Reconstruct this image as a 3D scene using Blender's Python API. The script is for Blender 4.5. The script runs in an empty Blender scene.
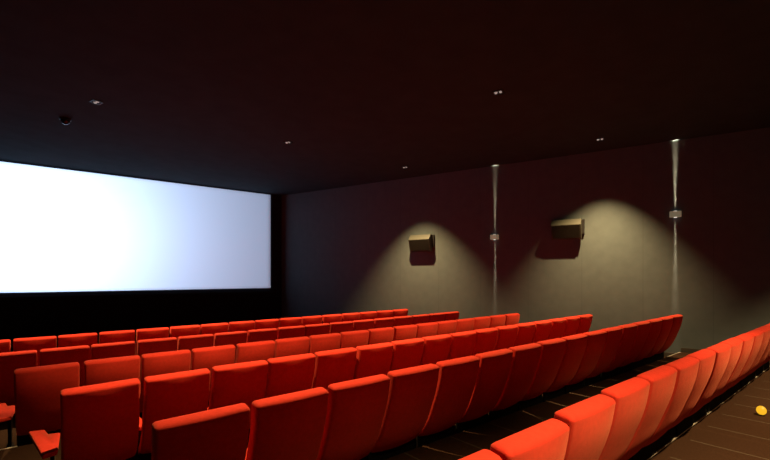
import bpy, bmesh, math, random
from mathutils import Vector, Matrix
C = bpy.context.scene.collection
S = bpy.context.scene
random.seed(7)
R = math.radians

# ------------------------------------------------------------------ camera
# world: X runs along the seat rows, Y towards the screen, Z up; 0 = floor behind the last row
EYE = 1.6
YAW = math.atan(505 / 417.0)                      # angle between view axis and the rows
cd = bpy.data.cameras.new('camera'); cam = bpy.data.objects.new('camera', cd); C.objects.link(cam)
cd.sensor_width = 36; cd.lens = 36 * 417 / 770.0
cd.shift_y = 46 / 770.0
cd.clip_start = 0.05
cam.location = (0, 0, EYE)
cam.rotation_euler = (R(90), 0, YAW - R(90))
cam.rotation_euler[2] = -(math.pi / 2 - YAW)
S.camera = cam

# ------------------------------------------------------------------ world, exposure
w = bpy.data.worlds.new('world'); S.world = w; w.use_nodes = True
w.node_tree.nodes['Background'].inputs[0].default_value = (0.02, 0.02, 0.025, 1)
w.node_tree.nodes['Background'].inputs[1].default_value = 0.0
S.view_settings.view_transform = 'Standard'; S.view_settings.look = 'None'
S.view_settings.gamma = 1; S.view_settings.use_curve_mapping = False
S.view_settings.exposure = 0.0
S.cycles.max_bounces = 8; S.cycles.diffuse_bounces = 4

CEIL = EYE + 2.82
DOWN_W = 1500.0; DOWN_COL = (1.0, 0.64, 0.28); DOWN_CONE = 84
SCR_E = 0.08; PROJ_W = 9000.0; SCR_COL = (0.53, 0.71, 1.0)

# room corners
WA = R(18.8)                                      # splay of the side wall
W0 = Vector((10.2, 2.82))                        # a point on the right wall
WD = Vector((-math.sin(WA), math.cos(WA)))        # along the right wall towards the screen
WN = Vector((-WD.y, WD.x))                        # into the room
SA = R(2.0)
CORNER = W0 + WD * 11.4
SD = Vector((-math.cos(SA), math.sin(SA)))        # along the screen wall, leftwards
SN = Vector((-SD.y, SD.x))                        # into the room
if SN.y > 0: SN = -SN

def spot(name, loc, target, watts, col, size, blend, radius, parent=None, square=False, scale=None):
    l = bpy.data.lights.new(name, 'SPOT'); l.energy = watts; l.color = col
    l.spot_size = R(size); l.spot_blend = blend; l.shadow_soft_size = radius
    l.use_square = square
    o = bpy.data.objects.new(name, l); C.objects.link(o); o.location = loc
    o.rotation_euler = (Vector(target) - Vector(loc)).to_track_quat('-Z', 'Y').to_euler()
    if scale: o.scale = scale
    return o

# ------------------------------------------------------------------ materials
def nt(name):
    m = bpy.data.materials.new(name); m.use_nodes = True
    return m, m.node_tree, m.node_tree.nodes['Principled BSDF']
def mat(name, col, rough=0.6, metal=0.0, spec=0.5, noise=None, bump=None, sheen=0.0):
    m, t, b = nt(name)
    b.inputs['Base Color'].default_value = (*col, 1)
    b.inputs['Roughness'].default_value = rough
    b.inputs['Metallic'].default_value = metal
    b.inputs['Specular IOR Level'].default_value = spec
    if sheen:
        b.inputs['Sheen Weight'].default_value = sheen
        b.inputs['Sheen Roughness'].default_value = 0.5
        b.inputs['Sheen Tint'].default_value = (1, 0.35, 0.2, 1)
    tc = t.nodes.new('ShaderNodeTexCoord')
    if noise:
        n = t.nodes.new('ShaderNodeTexNoise'); n.inputs['Scale'].default_value = noise[0]
        n.inputs['Detail'].default_value = 4
        t.links.new(tc.outputs['Object'], n.inputs['Vector'])
        r = t.nodes.new('ShaderNodeValToRGB')
        k = noise[1]
        r.color_ramp.elements[0].position = 0.3; r.color_ramp.elements[1].position = 0.7
        r.color_ramp.elements[0].color = (*[c * (1 - k) for c in col], 1)
        r.color_ramp.elements[1].color = (*[min(1, c * (1 + k)) for c in col], 1)
        t.links.new(n.outputs['Fac'], r.inputs['Fac']); t.links.new(r.outputs['Color'], b.inputs['Base Color'])
    if bump:
        n = t.nodes.new('ShaderNodeTexNoise'); n.inputs['Scale'].default_value = bump[0]; n.inputs['Detail'].default_value = 3
        t.links.new(tc.outputs['Object'], n.inputs['Vector'])
        bp = t.nodes.new('ShaderNodeBump'); bp.inputs['Strength'].default_value = bump[1]; bp.inputs['Distance'].default_value = 0.01
        t.links.new(n.outputs['Fac'], bp.inputs['Height']); t.links.new(bp.outputs['Normal'], b.inputs['Normal'])
    return m
def emis(name, col, s):
    m, t, b = nt(name)
    b.inputs['Base Color'].default_value = (*[c * .5 for c in col], 1)
    b.inputs['Emission Color'].default_value = (*col, 1); b.inputs['Emission Strength'].default_value = s
    return m
M = {}
M['red'] = mat('red_fabric', (0.55, 0.035, 0.020), 0.9, spec=0.1, noise=(35, 0.08), bump=(260, 0.25), sheen=0.25)
M['black'] = mat('black_metal', (0.012, 0.012, 0.013), 0.5)
M['ceiling'] = mat('ceiling_black', (0.036, 0.055, 0.062), 0.95, spec=0.1, noise=(3, 0.1))
M['velvet'] = mat('black_velvet', (0.018, 0.018, 0.021), 1.0, spec=0.05)
M['trimblack'] = mat('dark_skirting', (0.06, 0.055, 0.045), 0.5)
M['alu'] = mat('aluminium', (0.75, 0.72, 0.64), 0.35, metal=0.6)
M['housing_glow'] = mat('sconce_housing_glow', (0.60, 0.58, 0.46), 0.5, metal=0.0)
M['speaker'] = mat('speaker_cabinet', (0.045, 0.048, 0.038), 0.5, spec=0.3)
M['grille'] = mat('speaker_grille', (0.012, 0.010, 0.007), 0.8, spec=0.15, bump=(300, 0.4))
M['dome'] = mat('dome_gloss', (0.004, 0.004, 0.005), 0.08)
M['housing_glow'].node_tree.nodes['Principled BSDF'].inputs['Emission Color'].default_value = (.75, .9, .55, 1)
M['housing_glow'].node_tree.nodes['Principled BSDF'].inputs['Emission Strength'].default_value = 0.10  # faint glow added to the housing itself, to offset red bounce from the seats
M['matteblack'] = mat('matte_black', (0.006, 0.006, 0.007), 0.9, spec=0.1)
M['lamp'] = emis('lamp_glow', (1.0, 0.9, 0.8), 0.25)
M['lens'] = emis('sconce_lens', (1.0, 0.93, 0.8), 1.0)
M['amber'] = emis('amber_glow', (1.0, 0.50, 0.02), 1.0)
M['amber'].node_tree.nodes['Principled BSDF'].inputs['Base Color'].default_value = (0, 0, 0, 1)

def wall_mat():
    m = mat('wall_fabric', (0.116, 0.146, 0.155), 0.95, spec=0.1, noise=(5, 0.06), bump=(120, 0.02))
    t = m.node_tree; b = t.nodes['Principled BSDF']
    tc = t.nodes.new('ShaderNodeTexCoord'); sp = t.nodes.new('ShaderNodeSeparateXYZ')
    t.links.new(tc.outputs['Object'], sp.inputs[0])
    md = t.nodes.new('ShaderNodeMath'); md.operation = 'PINGPONG'; md.inputs[1].default_value = 0.6
    t.links.new(sp.outputs['X'], md.inputs[0])
    lt = t.nodes.new('ShaderNodeMath'); lt.operation = 'LESS_THAN'; lt.inputs[1].default_value = 0.004
    t.links.new(md.outputs[0], lt.inputs[0])
    mx = t.nodes.new('ShaderNodeMix'); mx.data_type = 'RGBA'
    src = b.inputs['Base Color'].links[0].from_socket
    t.links.new(lt.outputs[0], mx.inputs['Factor']); t.links.new(src, mx.inputs['A'])
    mx.inputs['B'].default_value = (0.09, 0.114, 0.12, 1)
    t.links.new(mx.outputs['Result'], b.inputs['Base Color'])
    return m
M['wall'] = wall_mat()

def floor_mat():
    m = mat('carpet_tile', (0.030, 0.014, 0.007), 0.95, spec=0.1, noise=(60, 0.25), bump=(200, 0.4))
    t = m.node_tree; b = t.nodes['Principled BSDF']
    tc = t.nodes.new('ShaderNodeTexCoord'); sp = t.nodes.new('ShaderNodeSeparateXYZ')
    t.links.new(tc.outputs['Object'], sp.inputs[0])
    def mth(op, a, v=None):
        n = t.nodes.new('ShaderNodeMath'); n.operation = op
        if isinstance(a, (int, float)): n.inputs[0].default_value = a
        else: t.links.new(a, n.inputs[0])
        if v is not None:
            if isinstance(v, (int, float)): n.inputs[1].default_value = v
            else: t.links.new(v, n.inputs[1])
        return n.outputs[0]
    back = mth('LESS_THAN', sp.outputs['Y'], 1.33)            # the rear gangway's tiles are laid on their own grid
    xs = mth('ADD', mth('SUBTRACT', sp.outputs['X'], 4.30), mth('MULTIPLY', back, 0.01))
    seam = mth('LESS_THAN', mth('PINGPONG', xs, 0.3), 0.009)
    border = mth('MULTIPLY', mth('GREATER_THAN', sp.outputs['Y'], 1.24), back)
    seam = mth('MULTIPLY', seam, mth('SUBTRACT', 1.0, border))
    mx = t.nodes.new('ShaderNodeMix'); mx.data_type = 'RGBA'
    src = b.inputs['Base Color'].links[0].from_socket
    t.links.new(seam, mx.inputs['Factor']); t.links.new(src, mx.inputs['A'])
    mx.inputs['B'].default_value = (0.065, 0.05, 0.035, 1)
    t.links.new(mx.outputs['Result'], b.inputs['Base Color'])
    return m
M['floor'] = floor_mat()

def screen_mat():
    m, t, b = nt('silver_screen')
    b.inputs['Base Color'].default_value = (0.8, 0.82, 0.86, 1)
    b.inputs['Roughness'].default_value = 0.50
    b.inputs['Metallic'].default_value = 0.68
    b.inputs['Emission Color'].default_value = (0.62, 0.78, 1.0, 1)
    b.inputs['Emission Strength'].default_value = SCR_E
    return m
M['screen'] = screen_mat()

# ------------------------------------------------------------------ mesh helpers
def obj(name, bm, m, parent=None, smooth=False, loc=None):
    bmesh.ops.recalc_face_normals(bm, faces=bm.faces)
    me = bpy.data.meshes.new(name); bm.to_mesh(me); bm.free()
    for k in (m if isinstance(m, list) else [m]): me.materials.append(k)
    if smooth:
        for p in me.polygons: p.use_smooth = True
    o = bpy.data.objects.new(name, me); C.objects.link(o)
    if parent: o.parent = parent
    if loc: o.location = loc
    return o
def box(bm, x0, x1, y0, y1, z0, z1, bev=0.0, seg=2):
    vs = [bm.verts.new(p) for p in ((x0,y0,z0),(x1,y0,z0),(x1,y1,z0),(x0,y1,z0),(x0,y0,z1),(x1,y0,z1),(x1,y1,z1),(x0,y1,z1))]
    fs = [bm.faces.new([vs[i] for i in f]) for f in ((3,2,1,0),(4,5,6,7),(0,1,5,4),(1,2,6,5),(2,3,7,6),(3,0,4,7))]
    if bev:
        es = list({e for f in fs for e in f.edges})
        bmesh.ops.bevel(bm, geom=es, offset=bev, segments=seg, profile=0.5, affect='EDGES')
def prism(bm, pts, x0, x1, bev=0.0, seg=2):
    """closed (y,z) outline swept along x"""
    a = [bm.verts.new((x0, y, z)) for y, z in pts]; b = [bm.verts.new((x1, y, z)) for y, z in pts]
    n = len(pts); fs = [bm.faces.new(a), bm.faces.new(b[::-1])]
    for i in range(n): fs.append(bm.faces.new((a[i], b[i], b[(i+1) % n], a[(i+1) % n])))
    if bev:
        bmesh.ops.bevel(bm, geom=list({e for f in fs for e in f.edges}), offset=bev, segments=seg, profile=0.5, affect='EDGES')
def slab(bm, pts, z0, z1, bev=0.0):
    a = [bm.verts.new((x, y, z0)) for x, y in pts]; b = [bm.verts.new((x, y, z1)) for x, y in pts]
    n = len(pts); fs = [bm.faces.new(a[::-1]), bm.faces.new(b)]
    for i in range(n): fs.append(bm.faces.new((a[i], a[(i+1) % n], b[(i+1) % n], b[i])))
    if bev:
        bmesh.ops.bevel(bm, geom=list({e for f in fs for e in f.edges}), offset=bev, segments=3, profile=0.5, affect='EDGES')
def cyl(bm, x, y, z0, z1, r, r2=None, n=24):
    bmesh.ops.create_cone(bm, cap_ends=True, segments=n, radius1=r, radius2=r if r2 is None else r2, depth=z1 - z0,
                          matrix=Matrix.Translation((x, y, (z0 + z1) / 2)))
def thing(name, label, cat, loc=(0,0,0), rz=0, group=None):
    o = bpy.data.objects.new(name, None); C.objects.link(o); o.empty_display_size = 0.1
    o.location = loc; o.rotation_euler = (0, 0, rz); o['label'] = label; o['category'] = cat
    if group: o['group'] = group
    return o
def struct(name, bm, m, **k):
    o = obj(name, bm, m, **k); o['kind'] = 'structure'; return o

# ------------------------------------------------------------------ the room
XL, YB = -7.2, -3.2
corner_l = CORNER + SD * 8.6
ROWS = [  # y of the backrest top, left end x, floor level, row name
    (1.00, 0.93, 0.025), (2.49, 0.465, -0.09), (3.94, 0.12, -0.157),
    (5.46, -0.205, -0.22), (6.95, -0.57, -0.255), (8.53, -0.89, -0.27)]
EDGE = [1.33, 2.76, 4.22, 5.72, 7.20, 8.78]
def wall_at(y): return W0 + WD * ((y - W0.y) / WD.y)
def lwall_at(y):
    k = (y - corner_l.y) / WD.y
    return Vector((corner_l.x - WD.x * k, y))       # mirrored splay
# floor: a stepped outline cut to the room's plan
bm = bmesh.new()
lv = [0.0] + [r[2] for r in ROWS]
ys = [YB] + EDGE + [CORNER.y + 1.0]
for i in range(len(lv)):
    y0, y1 = ys[i], ys[i+1]
    a = [(lwall_at(y0).x - .2, y0), (wall_at(y0).x + .2, y0), (wall_at(y1).x + .2, y1), (lwall_at(y1).x - .2, y1)]
    slab(bm, a, -0.45, lv[i])
struct('floor', bm, M['floor'])
# nosings on every step edge
for i, y in enumerate(EDGE):
    bm = bmesh.new(); zt = max(lv[i], lv[i+1])
    if i == 0: box(bm, lwall_at(y).x + .05, wall_at(y).x - .05, y - 0.012, y + 0.006, zt + 0.0005, zt + 0.007)
    else:      # only in the side aisles
        box(bm, lwall_at(y).x + .05, ROWS[i][1] + .02, y - 0.012, y + 0.006, zt + 0.0005, zt + 0.007)
        box(bm, ROWS[i][1] + 8.9, wall_at(y).x - .05, y - 0.012, y + 0.006, zt + 0.0005, zt + 0.007)
    struct('trim_%d' % (i + 1), bm, M['alu'])
# ceiling
bm = bmesh.new()
slab(bm, [(lwall_at(YB).x - .3, YB - .2), (wall_at(YB).x + .3, YB - .2), (CORNER.x + .3, CORNER.y + .3), (corner_l.x - .3, corner_l.y + .3)], CEIL, CEIL + 0.2)
struct('ceiling', bm, M['ceiling'])
# walls, each modelled along its own X axis
def wall(name, p, q, m, z0=-0.45, z1=CEIL):
    d = (q - p); L = d.length; n = Vector((-d.y, d.x)) / L
    bm = bmesh.new(); box(bm, 0, L, 0, 0.15, z0, z1)
    o = struct(name, bm, m); o.location = (p.x, p.y, 0); o.rotation_euler = (0, 0, math.atan2(d.y, d.x)); return o
wb = wall_at(YB)
wall('wall_right', CORNER, wb, M['wall'])          # thickness goes to the left of the direction = outside
wall('wall_front', corner_l, CORNER, M['velvet'])
wall('wall_left', lwall_at(YB), corner_l, M['wall'])
wall('wall_back', wb, lwall_at(YB), M['wall'])
# baseboard along the right wall, following the steps
def on_wall(u, off, z): p = W0 + WD * u + WN * off; return (p.x, p.y, z)
WROT = math.atan2(-WD.y, -WD.x)                    # local +X runs along the wall towards the rear, local -Y into the room
bm = bmesh.new()
for i in range(len(lv)):
    u0 = (max(ys[i], YB + .05) - W0.y) / WD.y; u1 = (min(ys[i+1], CORNER.y - .1) - W0.y) / WD.y
    box(bm, -u1, -u0, -0.018, 0, lv[i], lv[i] + 0.09)
o = struct('baseboard_right', bm, M['trimblack']); o.location = (W0.x, W0.y, 0); o.rotation_euler = (0, 0, WROT)

# ------------------------------------------------------------------ projection screen
SROT = math.atan2(-SD.y, -SD.x)                    # local +X to the right, local -Y into the room
scr = thing('projection_screen', 'wide glowing blank white projection screen in front of the seats', 'screen',
            (CORNER.x + SN.x * .12, CORNER.y + SN.y * .12, 0), SROT)
SR, SL, ST, SB = -0.45, -8.0, EYE + 2.78, EYE - 0.41
bm = bmesh.new()
N = 24
f0 = []
for k in range(N + 1):
    x = SL + (SR - SL) * k / N
    f0.append([bm.verts.new((x, 0.0, SB)), bm.verts.new((x, 0.0, ST)), bm.verts.new((x, 0.02, SB)), bm.verts.new((x, 0.02, ST))])
for k in range(N):
    a, b = f0[k], f0[k+1]
    bm.faces.new((a[0], b[0], b[1], a[1])); bm.faces.new((a[2], a[3], b[3], b[2]))
    bm.faces.new((a[1], b[1], b[3], a[3])); bm.faces.new((a[0], a[2], b[2], b[0]))
bm.faces.new((f0[0][0], f0[0][1], f0[0][3], f0[0][2])); bm.faces.new((f0[-1][0], f0[-1][2], f0[-1][3], f0[-1][1]))
obj('screen_surface', bm, M['screen'], scr)
bm = bmesh.new(); q = 0.05
box(bm, SL - q, SR + q, -0.02, 0.06, ST, ST + .03); box(bm, SL - q, SR + q, -0.02, 0.06, SB - q, SB)
box(bm, SL - q, SL, -0.02, 0.06, SB, ST); box(bm, SR, SR + q, -0.02, 0.06, SB, ST)
obj('masking_frame', bm, M['velvet'], scr)

# ------------------------------------------------------------------ projector high on the rear wall: a lamp behind a rectangular gate
PX, PD, PZ = -7.0, 15.6, EYE + 2.3               # in the screen's own frame: along, in front of, height
pr = thing('projector', 'black cinema projector high on the rear wall, out of the photo', 'projector',
           tuple(scr.matrix_basis @ Vector((PX, -PD, PZ))), SROT)
g = 0.30                                          # lamp to gate
gx0, gx1 = (SL - .06 - PX) * g / PD, (SR + .06 - PX) * g / PD
gz0, gz1 = (SB - .05 - PZ) * g / PD, (ST + .03 - PZ) * g / PD
bm = bmesh.new()
h = .22
box(bm, -h, gx0, g, g + .004, -h, h); box(bm, gx1, h, g, g + .004, -h, h)
box(bm, gx0, gx1, g, g + .004, gz1, h); box(bm, gx0, gx1, g, g + .004, -h, gz0)
obj('gate', bm, M['velvet'], pr)
bm = bmesh.new()
box(bm, -h-.02, -h, -.25, g + .02, -h, h); box(bm, h, h+.02, -.25, g + .02, -h, h)
box(bm, -h-.02, h+.02, -.25, g + .02, h, h+.02); box(bm, -h-.02, h+.02, -.25, g + .02, -h-.02, -h)
box(bm, -h, h, -.25, -.23, -h, h)
obj('housing', bm, M['velvet'], pr)
l = bpy.data.lights.new('projector_beam', 'SPOT'); l.energy = PROJ_W; l.color = SCR_COL; l.spot_size = R(60); l.spot_blend = 0.1; l.shadow_soft_size = 0.002
o = bpy.data.objects.new('projector_beam', l); C.objects.link(o); o.parent = pr; o.rotation_euler = (R(90), 0, 0)

# ------------------------------------------------------------------ seats
def lerp_curve(P, s):
    s = max(0, min(1, s)) * (len(P) - 1); i = min(int(s), len(P) - 2); f = s - i
    p0 = P[max(i-1, 0)]; p1 = P[i]; p2 = P[i+1]; p3 = P[min(i+2, len(P)-1)]
    return tuple(0.5 * ((2*p1[k]) + (-p0[k]+p2[k])*f + (2*p0[k]-5*p1[k]+4*p2[k]-p3[k])*f*f + (-p0[k]+3*p1[k]-3*p2[k]+p3[k])*f**3) for k in (0, 1))
# centre line of the back in (y, z), from its foot under the seat up to the top edge
BACK = [(0.40, 0.165), (0.30, 0.245), (0.215, 0.37), (0.15, 0.53), (0.09, 0.71), (0.055, 0.90)]
def back_bm(hw=0.262):
    bm = bmesh.new(); rings = []; NS = 26; Ttop = 0.108
    ss = [i / NS for i in range(NS + 1)]
    tot = 0.95
    ss += []
    fine = sorted(set([round(s, 4) for s in ss] + [0.925, 0.95, 0.97, 0.985, 0.995, 0.012, 0.03]))
    for s in fine:
        y, z = lerp_curve(BACK, s); y2, z2 = lerp_curve(BACK, min(1, s + .01)); y1, z1 = lerp_curve(BACK, max(0, s - .01))
        t = Vector((y2 - y1, z2 - z1)).normalized(); n = Vector((-t.y, t.x))     # towards the rear / up
        d = (1 - s) * tot; d0 = s * tot
        T = Ttop * (0.8 + 0.2 * s); W = hw
        r = 0.042
        if d < r: k = math.sqrt(max(0, r*r - (r - d)**2)) / r; T *= 0.10 + 0.90 * k
        if d0 < 0.03: k = math.sqrt(max(0, .03**2 - (.03 - d0)**2)) / .03; T *= 0.25 + 0.75 * k
        rc = 0.035
        if d < rc: W -= rc - math.sqrt(max(0, rc*rc - (rc - d)**2))
        cr = min(0.022, T * 0.48)
        ring = []
        def put(px, pt):
            c = 0.022 * max(0, 1 - (px / hw) ** 2) * min(1, d / .12) * min(1, d0 / .1)     # crown of the upholstery
            pt += c if pt > 0 else -0.3 * c
            ring.append(bm.verts.new((px, y + n.x * pt, z + n.y * pt)))
        for (sx, sy, base) in ((1, 1, 0), (-1, 1, 90), (-1, -1, 180), (1, -1, 270)):
            for q in range(5):
                a = R(base + q * 22.5)
                put(sx * (W - cr) + cr * math.cos(a), sy * (T/2 - cr) + cr * math.sin(a))
            if base == 0:
                for f in (.6, .3, 0, -.3, -.6): put(f * (W - cr), T / 2)
            if base == 180:
                for f in (-.6, -.3, 0, .3, .6): put(f * (W - cr), -T / 2)
        rings.append(ring)
    m = len(rings[0])
    for a, b in zip(rings, rings[1:]):
        for i in range(m): bm.faces.new((a[i], a[(i+1) % m], b[(i+1) % m], b[i]))
    bm.faces.new(rings[0][::-1]); bm.faces.new(rings[-1])
    return bm
def make_seat():
    t = thing('cinema_seat', '', 'seat', (0, 0, 0), 0, '')
    obj('backrest', back_bm(), M['red'], t, smooth=True)
    bm = bmesh.new(); prism(bm, [(0.40, 0.28), (0.66, 0.29), (0.70, 0.32), (0.67, 0.37), (0.38, 0.36), (0.345, 0.32)], -0.198, 0.198, 0.018, 3)
    obj('seat_cushion', bm, M['red'], t, smooth=True)
    bm = bmesh.new(); box(bm, -.262, .262, .325, .350, 0.0, .215, .003, 1)
    obj('gap_blocker', bm, M['matteblack'], t)  # added black panel: stops light under the seat, keeps the gap dark
    arm(t, -0.238)
    return t
def arm(t, x, aisle=False):
    bm = bmesh.new()
    if aisle:   # broad pad at the aisle end of a row
        slab(bm, [(x-.11, .11), (x-.02, .15), (x+.01, .60), (x-.08, .60), (x-.09, .77), (x-.20, .80)], 0.375, 0.415, 0.010)
    else:
        slab(bm, [(x-.033, .31), (x+.033, .31), (x+.033, .44), (x+.026, .62), (x-.026, .62), (x-.033, .44)], 0.375, 0.415, 0.010)
    obj('armrest', bm, M['red'], t, smooth=True)
    bm = bmesh.new(); q = x - .045 if aisle else x
    prism(bm, [(0.40, 0.0), (0.56, 0.0), (0.60, 0.375), (0.36, 0.375)], q - 0.014, q + 0.014, 0.004, 1)
    box(bm, q - .03, q + .03, 0.36, 0.60, 0.0, 0.012)
    obj('side_support', bm, M['matteblack'], t)
def copy_thing(src, **kw):
    r = src.copy(); C.objects.link(r)
    for ch in list(src.children):
        c = ch.copy(); C.objects.link(c); c.parent = r
    return r
ORD = ['', 'first', 'second', 'third', 'fourth', 'fifth', 'sixth', 'seventh', 'eighth']
RN = ['back row', 'second row from back', 'third row from back', 'fourth row from back', 'second row from front', 'front row']
PITCH = [0.55, 0.560, 0.549, 0.550, 0.55, 0.550]
NSEAT = [16, 16, 16, 16, 16, 16]
proto = make_seat()
seats = []
for i, (y, xl, z) in enumerate(ROWS):
    for k in range(NSEAT[i]):
        s = proto if not seats else copy_thing(proto)
        s.location = (xl + PITCH[i] * (k + .5) + random.uniform(-.002, .002), y + random.uniform(-.006, .006), z)
        seats.append((s, i, k))
for s, i, k in seats:
    n = NSEAT[i]
    if i > 0:                 # the rows rise a touch towards the wall
        for c in s.children:
            if c.name.startswith('backrest'):
                dz, roll = {(1, 0): (-.012, -.9), (1, 1): (-.010, -.5), (1, 2): (-.006, -.2), (2, 0): (-.008, -1.2), (2, 1): (-.006, -.4),
                            (3, 0): (-.006, -.8)}.get((i, k), (0, random.uniform(-.3, .3)))
                c.location.z = 0.0065 * s.location.x + dz
                c.rotation_euler = (0, R(roll), 0)
    if i == 0 and k < 4:      # the first backs of the rear row sit a little lower
        for c in s.children:
            if c.name.startswith('backrest'): c.location.z = (-0.055, -0.045, -0.022, -0.006)[k]
    if k == n - 1: arm(s, 0.238)
    if k == 0 and i > 0:
        for c in list(s.children):
            if c.name.startswith(('armrest', 'side_support')): bpy.data.objects.remove(c)
        arm(s, -0.275, True)
    if k < 8: who = ('seat at the left end' if k == 0 else 'seat, %s from left end' % ORD[k + 1])
    else: who = ('seat at the right wall end' if k == n - 1 else 'seat, %s from right end' % ORD[n - k])
    s['label'] = 'red fabric cinema %s of the %s' % (who, RN[i])
    s['group'] = 'red seats of the ' + RN[i]

# ------------------------------------------------------------------ wall speakers
def wall_thing(name, label, cat, u, z, group, rx=0):
    return thing(name, label, cat, on_wall(u, 0.002, z), WROT, group)
def speaker(u, z, label):
    t = wall_thing('wall_speaker', label, 'speaker', u, z, 'surround speakers on the right wall')
    bm = bmesh.new()   # local -Y into the room
    prism(bm, [(-.06, -.02), (-.16, -.03), (-.27, .30), (-.15, .44), (-.06, .44)], -.32, .32, .006, 1)
    obj('cabinet', bm, M['speaker'], t)
    bm = bmesh.new()
    prism(bm, [(-.175, .0), (-.184, .0), (-.274, .28), (-.262, .28)], -.29, .29)
    obj('grille', bm, M['grille'], t)
    bm = bmesh.new(); box(bm, -.10, .37, -.062, 0, .10, .43, .004, 1)
    obj('wall_bracket', bm, M['black'], t)
    return t
speaker(5.88, EYE + 0.71, 'smaller-looking dark wall speaker nearer the screen, hung in the left pool of light')
speaker(2.11, EYE + 0.87, 'larger-looking dark wall speaker nearer the camera, hung between the two light strips')

# ------------------------------------------------------------------ up-and-down wall lights
def sconce(u, z, label, ww):
    t = wall_thing('wall_light', label, 'wall light', u, z, 'up-and-down lights on the right wall')
    bm = bmesh.new(); box(bm, -.10, .10, -.10, -.012, -.06, .06, .006, 1)
    obj('housing', bm, M['housing_glow'], t)
    bm = bmesh.new(); box(bm, -.07, .07, -.012, 0, -.05, .05, .003, 1)
    obj('backplate', bm, M['black'], t)
    for sg in (1, -1):
        bm = bmesh.new(); cyl(bm, 0, -.05, sg * .0655 - .003, sg * .0655 + .003, .03, n=20)
        obj('lens', bm, M['lens'], t)
        l = bpy.data.lights.new('sconce_beam', 'AREA'); l.shape = 'RECTANGLE'; l.size = 0.03; l.size_y = 0.03
        l.energy = ww * (1 if sg > 0 else .6); l.color = (1.0, 0.70, 0.42); l.spread = R(5.5)
        o = bpy.data.objects.new('sconce_beam', l); C.objects.link(o); o.parent = t
        o.location = (0, -.016, sg * .072); o.rotation_euler = (R(180 if sg > 0 else 0), 0, 0)
    return t
sconce(3.82, EYE + 0.99, 'small box wall light with narrow up and down beams, between the two speakers', 0.9)
sconce(0.03, EYE + 1.28, 'small box wall light with narrow up and down beams, right of both speakers', 1.4)

# ------------------------------------------------------------------ ceiling downlights
def make_down():
    t = thing('ceiling_downlight', '', 'ceiling light')
    bm = bmesh.new()   # square trim round a shallow recess
    q, p = .075, .058
    box(bm, -q, q, -q, -p, -.012, 0); box(bm, -q, q, p, q, -.012, 0); box(bm, -q, -p, -p, p, -.012, 0); box(bm, p, q, -p, p, -.012, 0)
    box(bm, -p, p, -p, p, -.002, 0)
    obj('trim_frame', bm, M['black'], t)
    for sy in (-1, 1):
        bm = bmesh.new(); cyl(bm, 0, sy * .036, -.020, -.002, .017, .026, 20)
        obj('lamp', bm, M['lamp'], t, smooth=False)
    return t
DL = [  # x, y, label
    (0.68, 8.00, 'small twin-lamp ceiling downlight above the left part of the screen-side rows, beside the black dome', 1),
    (3.93, 7.90, 'faint small ceiling downlight in the middle of the ceiling, nearest the screen corner', 1),
    (7.12, 7.82, 'faint small ceiling downlight above the speaker nearer the screen', 1),
    (1.86, 3.72, 'ceiling downlight just above the top edge of the photo', 1),
    (5.29, 3.74, 'brightest twin-lamp ceiling downlight in the centre right of the ceiling', 1),
    (8.69, 3.72, 'small twin-lamp ceiling downlight above the speaker nearer the camera', 1),
    (1.9, -0.65, 'ceiling downlight behind the camera, out of the photo', 1.5),
    (5.3, -0.65, 'ceiling downlight over the rear gangway, out of the photo', 1.5),
    (8.9, -0.65, 'ceiling downlight over the rear gangway by the right wall, out of the photo', 1.5)]
dp = make_down()
for j, (x, y, lab, k) in enumerate(DL):
    x *= 1.022; y *= 1.022
    o = dp if j == 0 else copy_thing(dp)
    o.location = (x, y, CEIL); o.rotation_euler = (0, 0, WA)
    o['label'] = lab; o['group'] = 'recessed ceiling downlights'
    spot('downlight_beam', (x, y, CEIL - 0.035), (x, y, 0), DOWN_W * k, DOWN_COL, DOWN_CONE, 0.85, 0.03)

# ------------------------------------------------------------------ black dome on the ceiling
t = thing('dome_camera', 'glossy black dome hanging under the ceiling in front of the screen top', 'ceiling dome', (0.34, 9.4, CEIL))
bm = bmesh.new(); cyl(bm, 0, 0, -.035, 0, .085, n=32); obj('mount_ring', bm, M['black'], t)
bm = bmesh.new()
bmesh.ops.create_uvsphere(bm, u_segments=32, v_segments=16, radius=.075, matrix=Matrix.Translation((0, 0, -.035)))
bmesh.ops.delete(bm, geom=[v for v in bm.verts if v.co.z > -.034], context='VERTS')
obj('dome_cover', bm, M['dome'], t, smooth=True)

# ------------------------------------------------------------------ amber floor light in the rear gangway
t = thing('floor_light', 'round glowing amber light on the carpet behind the back row', 'floor light', (6.38, 0.94, 0.0))
bm = bmesh.new(); cyl(bm, 0, 0, 0, .012, .035, n=28); obj('base_ring', bm, M['black'], t)
bm = bmesh.new(); bmesh.ops.create_uvsphere(bm, u_segments=28, v_segments=16, radius=.05, matrix=Matrix.Translation((0, 0, .058)) @ Matrix.Rotation(-R(39.6), 4, 'Z') @ Matrix.Diagonal((.86, 1, 1, 1)))
obj('glass_globe', bm, M['amber'], t, smooth=True)
